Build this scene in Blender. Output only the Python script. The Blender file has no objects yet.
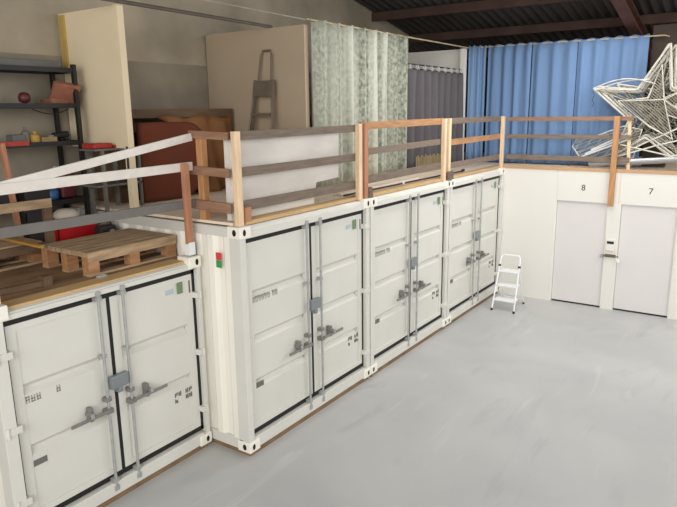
import bpy, math, random
from mathutils import Vector, Matrix
random.seed(7)
C = bpy.context.scene.collection

# ------------------------------------------------------------ camera, light, exposure
FPX = 631.07
CAM = Vector((-11.7796, -4.2011, 3.5802))
YAW, PITCH, ROLL = 0.601136, -0.222507, -0.013
cam_d = bpy.data.cameras.new('camera'); cam = bpy.data.objects.new('camera', cam_d); C.objects.link(cam)
cam_d.sensor_fit = 'HORIZONTAL'; cam_d.sensor_width = 36; cam_d.lens = FPX/677*36; cam_d.clip_start = .05; cam_d.clip_end = 100
fw = Vector((math.cos(YAW)*math.cos(PITCH), math.sin(YAW)*math.cos(PITCH), math.sin(PITCH)))
rt = fw.cross(Vector((0, 0, 1))).normalized(); up = rt.cross(fw)
r2 = math.cos(ROLL)*rt + math.sin(ROLL)*up; u2 = -math.sin(ROLL)*rt + math.cos(ROLL)*up
cam.matrix_world = Matrix(((r2.x, u2.x, -fw.x, CAM.x), (r2.y, u2.y, -fw.y, CAM.y), (r2.z, u2.z, -fw.z, CAM.z), (0, 0, 0, 1)))
bpy.context.scene.camera = cam

W = bpy.data.worlds.new('world'); bpy.context.scene.world = W; W.use_nodes = True
bg = W.node_tree.nodes['Background']; bg.inputs[0].default_value = (1.0, .97, .93, 1); bg.inputs[1].default_value = .75

def area(name, loc, target, sx, sy, power, col):
    l = bpy.data.lights.new(name, 'AREA'); l.shape = 'RECTANGLE'; l.size = sx; l.size_y = sy; l.energy = power; l.color = col
    o = bpy.data.objects.new(name, l); C.objects.link(o); o.location = loc
    o.rotation_euler = (Vector(target)-Vector(loc)).to_track_quat('-Z', 'Y').to_euler(); return o
area('hall_daylight', (-.9, -5.2, 5.5), (-1.2, -3.2, 0), 7, 4, 290, (1, .985, .965))
area('deck_fill', (-2.3, -1.2, 5.12), (-2.2, -.9, 0), 4.2, 1.3, 115, (1, .985, .96))  # added fill without a real fixture, brightens deck, far containers and floor
area('hall_rear_daylight', (-15.5, -4.5, 4.5), (-4, -1.5, .8), 6, 4, 500, (1, .975, .94))
area('hall_side_daylight', (-6.5, -8.5, 4.5), (-2, -1.8, 1.0), 5, 3, 130, (1, .985, .965))
vs = bpy.context.scene.view_settings
vs.view_transform = 'Standard'; vs.look = 'None'; vs.exposure = 0.10; vs.gamma = 1.0; vs.use_curve_mapping = False

# ------------------------------------------------------------ materials
def lin(c):
    return tuple((x/255/12.92 if x/255 <= .04045 else ((x/255+.055)/1.055)**2.4) for x in c)
def mat(name, col, rough=.6, metal=0, var=.12, scale=6, stretch=(1, 1, 1), bump=0, col2=None, spec=.5, detail=6):
    m = bpy.data.materials.new(name); m.use_nodes = True; nt = m.node_tree; b = nt.nodes['Principled BSDF']
    c = lin(col); c2 = lin(col2) if col2 else tuple(x*(1-var*2) for x in c)
    tc = nt.nodes.new('ShaderNodeTexCoord'); mp = nt.nodes.new('ShaderNodeMapping'); mp.inputs['Scale'].default_value = stretch
    ns = nt.nodes.new('ShaderNodeTexNoise'); ns.inputs['Scale'].default_value = scale; ns.inputs['Detail'].default_value = detail
    cr = nt.nodes.new('ShaderNodeValToRGB'); cr.color_ramp.elements[0].position = .3; cr.color_ramp.elements[1].position = .7
    cr.color_ramp.elements[0].color = (*c2, 1); cr.color_ramp.elements[1].color = (*c, 1)
    nt.links.new(tc.outputs['Object'], mp.inputs[0]); nt.links.new(mp.outputs[0], ns.inputs['Vector'])
    nt.links.new(ns.outputs['Fac'], cr.inputs[0]); nt.links.new(cr.outputs[0], b.inputs['Base Color'])
    b.inputs['Roughness'].default_value = rough; b.inputs['Metallic'].default_value = metal
    b.inputs['Specular IOR Level'].default_value = spec
    if bump:
        bp = nt.nodes.new('ShaderNodeBump'); bp.inputs['Strength'].default_value = bump; bp.inputs['Distance'].default_value = .01
        nt.links.new(ns.outputs['Fac'], bp.inputs['Height']); nt.links.new(bp.outputs[0], b.inputs['Normal'])
    return m
M = {}
M['white'] = mat('container_white', (214, 213, 206), .42, var=.025, scale=2.5)
M['cream'] = mat('container_side_white', (240, 237, 226), .45, var=.02, scale=2)
M['black'] = mat('rubber_black', (22, 22, 20), .7)
M['hole'] = mat('hole_dark', (25, 22, 20), .9)
M['galv'] = mat('galvanised_steel', (178, 180, 178), .42, .35, var=.1, scale=15)
M['galv_mid'] = mat('worn_steel', (140, 139, 134), .45, .3, var=.12, scale=20)
M['clampm'] = mat('brown_steel_clamp', (122, 110, 98), .5, .4, var=.15, scale=20)
M['galv_dark'] = mat('dark_steel', (82, 80, 78), .5, .4, var=.15, scale=20)
M['lockbox'] = mat('lockbox_grey', (136, 143, 146), .4, .3, var=.05)
M['ink'] = mat('stencil_grey', (112, 110, 106), .7, var=.1)
M['ink_light'] = mat('stencil_faded', (172, 170, 163), .7, var=.1)
M['ink_black'] = mat('print_black', (35, 34, 34), .6)
M['red'] = mat('sticker_red', (214, 62, 60), .5, var=.03)
M['green'] = mat('sticker_green', (58, 150, 84), .5, var=.03)
M['olive'] = mat('label_green', (112, 138, 98), .5, var=.05)
M['blue'] = mat('label_blue', (176, 192, 200), .5, var=.05)
M['ply'] = mat('plywood', (206, 172, 122), .6, var=.1, scale=3, stretch=(1, 6, 1), bump=.1)
M['trim_tan'] = mat('plywood_edge', (200, 160, 122), .6, var=.08, scale=3, stretch=(1, .4, 1))
M['ply_white'] = mat('pale_plank', (232, 216, 198), .6, var=.05, scale=3)
M['ply_dirty'] = mat('plywood_worn', (158, 128, 94), .7, scale=2.2, stretch=(1, 2.5, 1), bump=.1, col2=(112, 86, 62))
M['ply_pink'] = mat('plywood_pale', (246, 228, 206), .6, var=.06, scale=3, stretch=(1, 4, 1))
M['wood'] = mat('pine_new', (240, 210, 174), .55, var=.12, scale=9, stretch=(3, 3, .4), bump=.15)
M['wood_or'] = mat('pine_orange', (198, 146, 98), .6, var=.15, scale=9, stretch=(3, 3, .4), bump=.15)
M['wood_rail'] = mat('pine_rail', (188, 140, 98), .6, var=.2, scale=9, stretch=(.4, 3, 3), bump=.15)
M['wood_grey'] = mat('weathered_rail', (128, 112, 98), .7, var=.2, scale=9, stretch=(.4, 3, 3), bump=.2)
M['wood_brown'] = mat('brown_post', (188, 132, 100), .6, var=.14, scale=9, stretch=(3, 3, .4), bump=.15)
M['wood_raily'] = mat('brown_rail_crosswise', (160, 122, 96), .65, var=.2, scale=9, stretch=(3, .4, 3), bump=.15)
M['wood_greyy'] = mat('weathered_rail_crosswise', (134, 118, 104), .7, var=.2, scale=9, stretch=(3, .4, 3), bump=.15)
M['white_rail'] = mat('white_painted_rail', (222, 216, 208), .55, var=.06, scale=8)
M['grey_rail'] = mat('grey_painted_rail', (112, 108, 104), .6, var=.08, scale=6)
M['pallet'] = mat('pallet_wood', (190, 162, 128), .75, var=.22, scale=6, stretch=(.6, 3, 3), bump=.2)
M['bearer'] = mat('bearer_wood', (142, 114, 84), .8, var=.2, scale=5)
M['plaster'] = mat('plasterboard', (180, 163, 140), .8, var=.03, scale=1.5)
M['cream_board'] = mat('cream_board', (228, 212, 180), .7, var=.03, scale=1.5)
M['yellow'] = mat('yellow_timber', (186, 158, 88), .7, var=.1)
M['wall'] = mat('rear_block_wall', (190, 178, 156), .9, scale=.9, col2=(140, 131, 114), bump=.15, detail=9)
M['wall_low'] = mat('rear_wall_lower', (166, 156, 138), .9, scale=1.2, col2=(128, 120, 106), bump=.1)
M['wall_unlit'] = mat('unlit_far_wall', (40, 36, 33), .9)  # near-black puts the unlit depth past the rear wall into the colour
M['roof'] = mat('roof_sheet', (66, 60, 57), .85, var=.2, scale=1.5, stretch=(.3, 3, 1))
M['purlin'] = mat('purlin_red_oxide', (80, 58, 50), .8, var=.2, scale=3)
M['rafter'] = mat('rafter_red_oxide', (92, 56, 46), .8, var=.15, scale=3)
M['panel_white'] = mat('cold_room_panel', (227, 225, 218), .4, var=.01, scale=1)
M['door_grey'] = mat('cold_room_door', (219, 215, 214), .42, var=.012, scale=1.5)
M['tarp'] = mat('rust_tarp', (102, 44, 16), .85, var=.12, scale=2, bump=.2)
M['tarp2'] = mat('ochre_cloth', (140, 94, 52), .75, var=.15, scale=3, bump=.2)
M['beam'] = mat('old_brown_timber', (112, 88, 66), .8, var=.2, scale=4, stretch=(.5, 3, 3))
M['shelf'] = mat('shelf_black', (28, 28, 28), .5)
M['grey_plastic'] = mat('grey_plastic', (112, 110, 106), .6)
M['rack'] = mat('rack_grey', (122, 120, 114), .5, .3)
M['crate_red'] = mat('crate_red', (190, 24, 32), .4, var=.05)
M['bag'] = mat('bag_white', (222, 214, 198), .7, var=.05, scale=10, bump=.3)
M['terracotta'] = mat('box_terracotta', (160, 104, 80), .7, var=.15, scale=14)
M['darkblue'] = mat('dark_plastic', (42, 42, 44), .5)
M['maroon'] = mat('maroon_plastic', (96, 40, 42), .5)
M['blue_pl'] = mat('blue_plastic', (52, 104, 156), .45)
M['red_pl'] = mat('red_plastic', (176, 52, 42), .5)
M['tan'] = mat('cardboard', (164, 146, 104), .8)
M['yellow_pl'] = mat('yellow_plastic', (186, 150, 70), .5)
M['tray'] = mat('tray_green', (74, 84, 72), .5)
M['yellow_strap'] = mat('yellow_lath', (196, 150, 72), .6)
M['alu'] = mat('aluminium', (176, 176, 176), .35, .7, var=.05)
M['alu_dull'] = mat('dull_ladder', (124, 112, 98), .55, .3, var=.1)
M['stool'] = mat('step_stool_white', (236, 238, 240), .35, var=.01)
M['tube'] = mat('star_tube', (218, 214, 202), .5, var=.12, scale=9)
M['wire'] = mat('star_wire', (190, 185, 170), .6, .1, var=.15, scale=12)
M['wire_grey'] = mat('inner_star_wire', (160, 154, 138), .6, .1, var=.2, scale=12)
M['garland'] = mat('grey_garland', (150, 147, 134), .8, var=.25, scale=20)
M['purple'] = mat('rod_purple', (74, 62, 84), .4, .4)
M['foam'] = None
M['curtain_dark'] = mat('curtain_dark', (90, 86, 90), .85, var=.06, scale=4)
M['curtain_blue'] = mat('curtain_blue', (108, 138, 178), .8, var=.06, scale=1.5, stretch=(1, 1, .15))
M['curtain_blue2'] = mat('curtain_blue_pale', (118, 148, 184), .8, var=.05, scale=1.5, stretch=(1, 1, .15))
M['rod_y'] = mat('rod_yellowish', (206, 190, 150), .5, .2)
M['dull_bar'] = mat('bar_brown_steel', (112, 104, 96), .6, .3)
M['rope'] = mat('rope_pale', (170, 162, 150), .8)
M['column'] = mat('column_grey', (70, 60, 52), .85, var=.12, scale=3)

def mat_foam():          # dirty white insulated board: scuffs and smudges
    m = mat('whitewashed_board', (226, 222, 216), .7, scale=2.0, stretch=(.5, 1, 1.6), col2=(196, 190, 182), bump=.1, detail=9)
    return m
M['foam'] = mat_foam()
def mat_green():         # sage and white patterned curtain: fine mottle crossed with broad pale bands
    m = mat('curtain_sage', (166, 168, 152), .85, scale=20, stretch=(1.2, 1, .8), col2=(88, 96, 84), detail=8)
    nt = m.node_tree; b = nt.nodes['Principled BSDF']; src = b.inputs['Base Color'].links[0].from_socket
    tc = nt.nodes.new('ShaderNodeTexCoord'); mp = nt.nodes.new('ShaderNodeMapping'); mp.inputs['Scale'].default_value = (1, 1, .02)
    n = nt.nodes.new('ShaderNodeTexNoise'); n.inputs['Scale'].default_value = 5.5; n.inputs['Detail'].default_value = 3
    r = nt.nodes.new('ShaderNodeValToRGB'); r.color_ramp.elements[0].position = .42; r.color_ramp.elements[1].position = .66
    mx = nt.nodes.new('ShaderNodeMixRGB'); mx.inputs[2].default_value = (*lin((196, 197, 184)), 1)
    mu = nt.nodes.new('ShaderNodeMath'); mu.operation = 'MULTIPLY'; mu.inputs[1].default_value = .75
    L = nt.links.new
    L(tc.outputs['Object'], mp.inputs[0]); L(mp.outputs[0], n.inputs['Vector']); L(n.outputs['Fac'], r.inputs[0]); L(r.outputs[0], mu.inputs[0]); L(mu.outputs[0], mx.inputs[0])
    L(src, mx.inputs[1]); L(mx.outputs[0], b.inputs['Base Color'])
    return m
M['curtain_green'] = mat_green()
def mat_floor():
    m = bpy.data.materials.new('painted_concrete'); m.use_nodes = True; nt = m.node_tree; b = nt.nodes['Principled BSDF']; L = nt.links.new
    tc = nt.nodes.new('ShaderNodeTexCoord')
    def noise(scale, st, det=8, dist=0):
        mp = nt.nodes.new('ShaderNodeMapping'); mp.inputs['Scale'].default_value = st; mp.inputs['Rotation'].default_value = (0, 0, .35)
        n = nt.nodes.new('ShaderNodeTexNoise'); n.inputs['Scale'].default_value = scale; n.inputs['Detail'].default_value = det; n.inputs['Distortion'].default_value = dist
        L(tc.outputs['Object'], mp.inputs[0]); L(mp.outputs[0], n.inputs['Vector']); return n
    def ramp(n, p0, c0, p1, c1):
        r = nt.nodes.new('ShaderNodeValToRGB'); e = r.color_ramp.elements
        e[0].position = p0; e[0].color = (*c0, 1); e[1].position = p1; e[1].color = (*c1, 1); L(n.outputs['Fac'], r.inputs[0]); return r
    base = ramp(noise(.7, (1, 1, 1), 10, .6), .3, lin((172, 173, 173)), .7, lin((188, 188, 186)))
    streak = ramp(noise(1.6, (.25, 2.2, 1), 9, 1.2), .62, (0, 0, 0), .80, (1, 1, 1))
    dark = ramp(noise(1.1, (.5, 1.6, 1), 10, 1.5), .26, (1, 1, 1), .42, (0, 0, 0))
    m1 = nt.nodes.new('ShaderNodeMixRGB'); m1.inputs[2].default_value = (*lin((208, 207, 204)), 1)
    mu = nt.nodes.new('ShaderNodeMath'); mu.operation = 'MULTIPLY'; mu.inputs[1].default_value = .6; L(streak.outputs[0], mu.inputs[0]); L(mu.outputs[0], m1.inputs[0]); L(base.outputs[0], m1.inputs[1])
    m2 = nt.nodes.new('ShaderNodeMixRGB'); m2.inputs[2].default_value = (*lin((150, 153, 155)), 1)
    mv = nt.nodes.new('ShaderNodeMath'); mv.operation = 'MULTIPLY'; mv.inputs[1].default_value = .5; L(dark.outputs[0], mv.inputs[0]); L(mv.outputs[0], m2.inputs[0]); L(m1.outputs[0], m2.inputs[1])
    L(m2.outputs[0], b.inputs['Base Color'])
    rr = ramp(noise(2.0, (1, 1, 1), 5), .3, (.30,)*3, .7, (.45,)*3); L(rr.outputs[0], b.inputs['Roughness'])
    return m
M['floor'] = mat_floor()

# ------------------------------------------------------------ mesh builder (world coordinates)
class MB:
    def __init__(s): s.v = []; s.f = []
    def add(s, vs, fs):
        n = len(s.v); s.v += [tuple(v) for v in vs]; s.f += [tuple(i+n for i in f) for f in fs]; return s
    def box(s, x0, x1, y0, y1, z0, z1):
        return s.add([(x0, y0, z0), (x1, y0, z0), (x1, y1, z0), (x0, y1, z0), (x0, y0, z1), (x1, y0, z1), (x1, y1, z1), (x0, y1, z1)],
              [(0, 3, 2, 1), (4, 5, 6, 7), (0, 1, 5, 4), (1, 2, 6, 5), (2, 3, 7, 6), (3, 0, 4, 7)])
    def bar(s, a, b, w, h, upv=(0, 0, 1)):     # rectangular bar from a to b, w sideways, h along upv
        a = Vector(a); b = Vector(b); d = (b-a).normalized(); sd = d.cross(Vector(upv))
        if sd.length < 1e-4: sd = d.cross(Vector((1, 0, 0)))
        sd.normalize(); u = sd.cross(d); p = []
        for q in (a, b):
            for (i, j) in ((-1, -1), (1, -1), (1, 1), (-1, 1)): p.append(q+sd*(i*w/2)+u*(j*h/2))
        return s.add(p, [(0, 3, 2, 1), (4, 5, 6, 7), (0, 1, 5, 4), (1, 2, 6, 5), (2, 3, 7, 6), (3, 0, 4, 7)])
    def tube(s, pts, r, n=8, closed=False):
        pts = [Vector(p) for p in pts]; rings = []; N = len(pts)
        for i, p in enumerate(pts):
            if closed: d = pts[(i+1) % N]-pts[i-1]
            else: d = pts[min(i+1, N-1)]-pts[max(i-1, 0)]
            d.normalize(); a = d.cross(Vector((0, 0, 1)))
            if a.length < .15: a = d.cross(Vector((0, 1, 0)))
            a.normalize(); b = a.cross(d)
            rings.append([p+(a*math.cos(2*math.pi*k/n)+b*math.sin(2*math.pi*k/n))*r for k in range(n)])
        vs = [v for R in rings for v in R]; fs = []
        for i in range(N if closed else N-1):
            j = (i+1) % N
            for k in range(n): fs.append((i*n+k, i*n+(k+1) % n, j*n+(k+1) % n, j*n+k))
        if not closed: fs += [tuple(range(n-1, -1, -1)), tuple((N-1)*n+k for k in range(n))]
        return s.add(vs, fs)
    def lathe(s, c, prof, n=20):               # prof: (radius, z)
        vs = []; fs = []; K = len(prof)
        for r, z in prof:
            for k in range(n): vs.append((c[0]+r*math.cos(2*math.pi*k/n), c[1]+r*math.sin(2*math.pi*k/n), c[2]+z))
        for i in range(K-1):
            for k in range(n): fs.append((i*n+k, i*n+(k+1) % n, (i+1)*n+(k+1) % n, (i+1)*n+k))
        fs += [tuple(range(n-1, -1, -1)), tuple((K-1)*n+k for k in range(n))]
        return s.add(vs, fs)
    def prism(s, poly, axis, a, b):            # poly in the two other axes, extruded along axis from a to b
        n = len(poly)
        def P(p, t):
            return (t, p[0], p[1]) if axis == 0 else ((p[0], t, p[1]) if axis == 1 else (p[0], p[1], t))
        return s.add([P(p, a) for p in poly]+[P(p, b) for p in poly],
              [tuple(range(n)), tuple(range(2*n-1, n-1, -1))]+[(i, i+n, (i+1) % n+n, (i+1) % n) for i in range(n)])
    def build(s, name, m, parent=None, bevel=0, smooth=False):
        me = bpy.data.meshes.new(name); o = bpy.data.objects.new(name, me); C.objects.link(o)
        off = Vector((0, 0, 0))
        if parent is not None:
            o.parent = parent; off = wloc(parent)
        else:
            pass
        me.from_pydata([Vector(v)-off for v in s.v], [], s.f); me.validate()
        import bmesh
        bm = bmesh.new(); bm.from_mesh(me); bmesh.ops.recalc_face_normals(bm, faces=bm.faces); bm.to_mesh(me); bm.free()
        me.materials.append(m if not isinstance(m, str) else M[m])
        if smooth:
            for p in me.polygons: p.use_smooth = True
        if bevel:
            b = o.modifiers.new('bevel', 'BEVEL'); b.width = bevel; b.segments = 2; b.limit_method = 'ANGLE'
        return o
def wloc(o):
    v = Vector(o.location)
    while o.parent: o = o.parent; v += o.location
    return v
def thing(name, label, cat, loc, group=None):
    o = bpy.data.objects.new(name, None); C.objects.link(o); o.location = loc; o.empty_display_size = .1
    o['label'] = label; o['category'] = cat
    if group: o['group'] = group
    return o
def tag(o, label, cat, group=None, kind=None):
    o['label'] = label; o['category'] = cat
    if group: o['group'] = group
    if kind: o['kind'] = kind
    return o
def struct(name, mb, m, **k):
    o = mb.build(name, m, **k); o['kind'] = 'structure'; return o
def copy_tree(o, parent=None):
    c = o.copy(); C.objects.link(c); c.parent = parent
    for ch in list(o.children): copy_tree(ch, c)
    return c

# ------------------------------------------------------------ the setting
DK = 2.49       # height of the upper deck
L1 = 2.17       # top of the small container
struct('floor', MB().box(-17, 3.5, -10, 2.86, -.1, 0), 'floor')
struct('wall_rear', MB().box(-17, 1.42, 2.86, 3.06, 4.245, 8.8), 'wall')
struct('wall_rear_lower', MB().box(-17, 1.42, 2.84, 3.06, 0, 4.245), 'wall_low')
struct('wall_right', MB().box(3.5, 3.6, -10, 6, 0, 4.78), 'wall_unlit')
struct('wall_rear_recess', MB().box(1.42, 3.5, 5.9, 6, 0, 5.1), 'wall_unlit')

rb = MB(); NY = 560; xs = (-17, 3.9); vsR = []
for i in range(NY+1):
    y = -8+14*i/NY; dz = .028*math.sin(2*math.pi*y/.177)
    for x in xs: vsR.append((x, y, 5.5-.2*x+dz))
    for x in xs: vsR.append((x, y, 5.5-.2*x+dz+.02))
fsR = []
for i in range(NY):
    a = 4*i; b = a+4
    fsR += [(a, a+1, b+1, b), (a+2, b+2, b+3, a+3)]
rb.add(vsR, fsR); struct('ceiling', rb, 'roof', smooth=True)
for k, x in enumerate((-.16, 1.36, 2.85, -1.7, -3.2, -4.7)):
    z = 5.5-.2*x-.03
    struct('trim_%d' % (k+1), MB().box(x-.04, x+.04, -8, 2.85 if x < 1.3 else 5.9, z-.16, z), 'purlin')
q = MB(); rz = lambda x: 5.5-.2*x-.2
for dz0, dz1, w in ((0, -.02, .09), (-.02, -.20, .012), (-.20, -.22, .09)):
    q.add([(x, -1.9+sy*w, rz(x)+dz) for x in (-10, 3.5) for dz in (dz0, dz1) for sy in (-1, 1)],
          [(0, 1, 3, 2), (4, 6, 7, 5), (0, 4, 5, 1), (2, 3, 7, 6), (0, 2, 6, 4), (1, 5, 7, 3)])
struct('trim_7', q, 'rafter')

# cold-room front with doors 8 and 7
w = MB()
w.box(0, .10, -.985, .3, 0, 2.48); w.box(.012, .10, -1.008, -.985, 0, 2.48)
w.box(0, .10, -2.062, -1.008, 1.928, 2.48); w.box(.01, .1, -2.074, -2.062, 1.928, 2.48); w.box(0, .10, -5, -2.074, 1.928, 2.48)
w.box(0, .10, -2.112, -1.892, 0, 1.928); w.box(0, .10, -3.02, -3.0, 0, 1.928); w.box(.004, .1, -3.028, -3.02, 0, 1.928); w.box(0, .1, -5, -3.028, 0, 1.928)
w.box(.1, 3.4, -.06, 0, 0, 2.48)
struct('wall_far', w, 'panel_white')
def room_door(n, y0, y1, numtxt, ny):
    d = struct('door_%d' % n, MB().box(.04, .10, y0+.004, y1-.004, .03, 1.922), 'door_grey')
    MB().box(.042, .1, y0, y1, .0, .03).build('door_sweep', 'black', d)
    cu = bpy.data.curves.new('t', 'FONT'); cu.body = numtxt; cu.size = .15; cu.align_x = 'CENTER'; cu.align_y = 'CENTER'; cu.extrude = .001
    to = bpy.data.objects.new('t', cu); C.objects.link(to); bpy.context.view_layer.update()
    me = bpy.data.meshes.new_from_object(to); bpy.data.objects.remove(to)
    me.materials.clear(); me.materials.append(M['ink_black'])
    o = bpy.data.objects.new('door_number', me); C.objects.link(o); o.parent = d
    o.rotation_euler = (math.pi/2, 0, -math.pi/2); o.location = (-.0015, ny, 2.175)
    return d
room_door(1, -1.892, -1.008, '8', -1.459); room_door(2, -3.0, -2.112, '7', -2.559)
struct('floor_deck', MB().box(.012, 3.45, -5, 2.8, 2.48, 2.515), 'ply_pink')
struct('trim_8', MB().box(-.012, .012, -5, .03, 2.475, 2.535), 'wood_greyy').data.materials[0] = M['trim_tan']
# plywood deck over the containers
struct('floor_container_deck', MB().box(-7.3, .0, .13, 2.83, 2.482, 2.51), 'ply_pink')
DK = 2.51
struct('column_1', MB().box(.8, .95, -2.62, -2.24, DK+.02, 4.95), 'column')

kp = thing('keypad', 'small white wall control box with black display between doors 8 and 7', 'control box', (-.0, -1.99, 1.2))
MB().box(-.035, 0, -2.065, -1.915, 1.09, 1.30).build('housing', 'panel_white', kp, bevel=.006)
MB().box(-.038, -.034, -2.048, -1.935, 1.215, 1.262).build('display', 'ink_black', kp)
ht = thing('door_latch', 'brass coloured sliding latch bar with padlock across the pillar between doors', 'latch', (0, -2.0, 1.0))
b = MB(); b.tube([(-.03, -1.86, .995), (-.03, -2.14, .995)], .011); b.box(-.02, 0, -2.09, -1.91, .97, 1.02); b.build('bolt', mat('old_brass', (128, 112, 84), .4, .6), ht)
MB().box(-.05, .036, -1.885, -1.835, .955, 1.0).build('keeper', 'galv', ht)
b = MB(); b.tube([(-.03, -2.13+.03*math.cos(a), .985-.03*math.sin(a)) for a in [i*math.pi/5 for i in range(11)]], .006); b.box(-.045, -.015, -2.17, -2.11, .90, .955); b.build('padlock', 'stool', ht, bevel=.004)

# ------------------------------------------------------------ shipping containers
def container(x0, x1, yf, H, depth, folds, label, hz, lockz, textrow, pos, last_side=False):
    B = .05; low = H < 2.3; cx = (x0+x1)/2-(.005 if low else 0); yb = yf+depth; g = .012
    x0 += g/2; x1 -= g/2
    t = thing('shipping_container', label, 'container', (cx, yf+depth/2, B), 'white storage containers in the row')
    f = MB(); cw, cd, ch = .162, .178, .118
    for xa, xb in ((x0+.008, x0+(.115 if low else .09)), (x1-(.055 if low else .09), x1-.008)):       # corner posts, stepped in behind
        f.box(xa, xb, yf+.012, yf+.16, B+.1, H-.1)
        f.box(xa, xb, yb-.13, yb-.01, B+.1, H-.1)
    hp = [(yf+.02, H-.13), (yf+.02, H-.085 if low else H-.06), (yf+.032, H-.085 if low else H-.06), (yf+.04, H-.07 if low else H-.035), (yf+.07, H-.06 if low else H-.012), (yf+.13, H-.06 if low else H-.012), (yf+.13, H-.13)]
    f.prism(hp, 0, x0+.1, x1-.1)                                # header with a stepped top flange
    f.box(x0+.1, x1-.1, yf+.015, yf+.14, B+.015, B+.145)        # sill
    f.box(x0+.1, x1-.1, yb-.1, yb-.01, H-.12, H-(.07 if low else .01)); f.box(x0+.1, x1-.1, yb-.1, yb-.01, B+.01, B+.13)
    for xa, xb in ((x0+.008, x0+.06), (x1-.06, x1-.008)):       # side rails
        f.box(xa, xb, yf+.1, yb-.1, H-.11, H-(.07 if low else .01)); f.box(xa, xb, yf+.1, yb-.1, B+.015, B+.13)
    f.build('frame', 'white', t, bevel=.004)
    for xa, sx in ((x0, 1), (x1-cw, -1)):
        for ya, sy in ((yf, 1), (yb-cd, -1)):
            for za in (B, H-ch):
                c = MB().box(xa, xa+cw, ya, ya+cd, za, za+ch).build('corner_casting', 'cream', t, bevel=.008)
                hb = MB(); hz0 = za+ch/2; xm = xa+cw/2-sx*.02; ym = ya+cd/2
                fy = ya-.0015 if sy > 0 else ya+cd+.0015
                hb.add([(xm+.022*math.cos(k*math.pi/6), fy, hz0+.034*math.sin(k*math.pi/6)) for k in range(12)], [tuple(range(12))])
                fx = xa-.0015 if sx > 0 else xa+cw+.0015
                hb.build('hole', 'hole', c); hb = MB()
                hb.add([(fx, ym-.01+.026*math.cos(k*math.pi/6), hz0+.034*math.sin(k*math.pi/6)) for k in range(12)], [tuple(range(12))])
                hb.build('hole', 'hole', c)
    for sx, xs_ in ((1, x0+.012), (-1, x1-.012)):               # corrugated sides
        m = MB(); y = yf+.16; pr = []
        while y < yb-.2:
            pr += [(y, 0), (y+.075, 0), (y+.12, .036), (y+.19, .036)]; y += .235
        pr.append((yb-.13, 0))
        vs = [(xs_+sx*(d+e), yy, z) for z in (B+.13, H-.1) for e in (0, .012) for yy, d in pr]; n = len(pr)
        fs = []
        for i in range(n-1):
            fs += [(i, i+1, 2*n+i+1, 2*n+i), (n+i, 3*n+i, 3*n+i+1, n+i+1)]
        m.add(vs, fs).build('side_wall', 'cream', t)
    MB().box(x0+.05, x1-.05, yb-.07, yb-.05, B+.1, H-.11).build('back_wall', 'white', t)
    MB().box(x0+.05, x1-.05, yf+.1, yb-.08, H-(.10 if low else .04), H-(.075 if low else .02)).build('roof', 'white', t)
    MB().box(x0+.05, x1-.05, yf+.14, yb-.08, B+.06, B+.13).build('floor_board', 'bearer', t)
    # doors
    yd = yf+.068; zb, zt = B+.165, H-.135; xl, xr = x0+(.105 if low else .085), x1-(.05 if low else .082)
    for side in (-1, 1):
        a, b_ = (xl, cx-.014) if side < 0 else (cx+.014, xr)
        leaf = MB(); bw = .085
        gw = .04; gt = .05
        A, Bx = a+(gw if side < 0 else .004), b_-(gw if side > 0 else .004)
        Z0, Z1 = zb+gw, zt-gt
        leaf.box(A, A+bw, yd, yd+.06, Z0, Z1); leaf.box(Bx-bw, Bx, yd, yd+.05, Z0, Z1)
        leaf.box(A+bw, Bx-bw, yd, yd+.05, Z0, Z0+bw*.7); leaf.box(A+bw, Bx-bw, yd, yd+.05, Z1-bw*.7, Z1)
        pr = [(Z0+bw*.7-.002, .012)]
        for fz in sorted(folds): pr += [(fz-.055, .006), (fz-.012, .058), (fz+.0, .058), (fz+.045, .006)]
        pr.append((Z1-bw*.7+.002, .012)); n = len(pr)
        fr = [(A+bw, yd+d, z) for z, d in pr]+[(Bx-bw, yd+d, z) for z, d in pr]
        bk = [(A+bw, yd+.064, z) for z, d in pr]+[(Bx-bw, yd+.064, z) for z, d in pr]
        leaf.add(fr+bk, [(i, i+1, n+i+1, n+i) for i in range(n-1)]+[(2*n+i, 3*n+i, 3*n+i+1, 2*n+i+1) for i in range(n-1)])
        d = leaf.build('door', 'white', t)
        gk = MB()
        gk.box(a-.005, b_+.005, yd-.004, yd+.05, zt-gt, zt+.008); gk.box(a-.005, b_+.005, yd-.004, yd+.05, zb-.008, zb+gw)
        xo = a-.005 if side < 0 else b_-gw
        gk.box(xo, xo+gw+.005, yd-.004, yd+.05, zb, zt)
        xi = (b_-.004, b_+.014) if side < 0 else (a-.014, a+.004)
        gk.box(xi[0], xi[1], yd-.002, yd+.05, zb, zt)
        gk.build('gasket', 'black', d)
        for z in hz:
            h = MB()
            if side > 0: h.box(b_-.05, x1-.015, yf+.002, yd+.003, z-.03, z+.03); h.tube([(x1-.035, yf+.004, z-.045), (x1-.035, yf+.004, z+.045)], .014)
            else: h.box(x0+.015, a+.05, yf+(.002 if low else .03), yd+.003, z-.03, z+.03); h.tube([(x0+.035, yf+(.004 if low else .03), z-.045), (x0+.035, yf+(.004 if low else .03), z+.045)], .014)
            h.build('hinge', 'white', d, bevel=.005)
        xr_ = cx+side*.128; yr = yf+.018
        r = MB(); r.tube([(xr_, yr, B+.08), (xr_, yr, H-.09)], .0145, 10)
        for z in (B+.165, H-.16): r.box(xr_-.03, xr_+.03, yr-.012, yd, z-.02, z+.02)
        for z in (B+.09, H-.115): r.box(xr_-.024, xr_+.024, yr-.012, yr+.02, z-.03, z+.02)
        for z in (lockz+.28,): r.box(xr_-.028, xr_+.028, yr-.008, yd, z-.015, z+.015)
        r.build('locking_rod', 'galv', d)
        hd = MB(); z = .965
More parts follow.
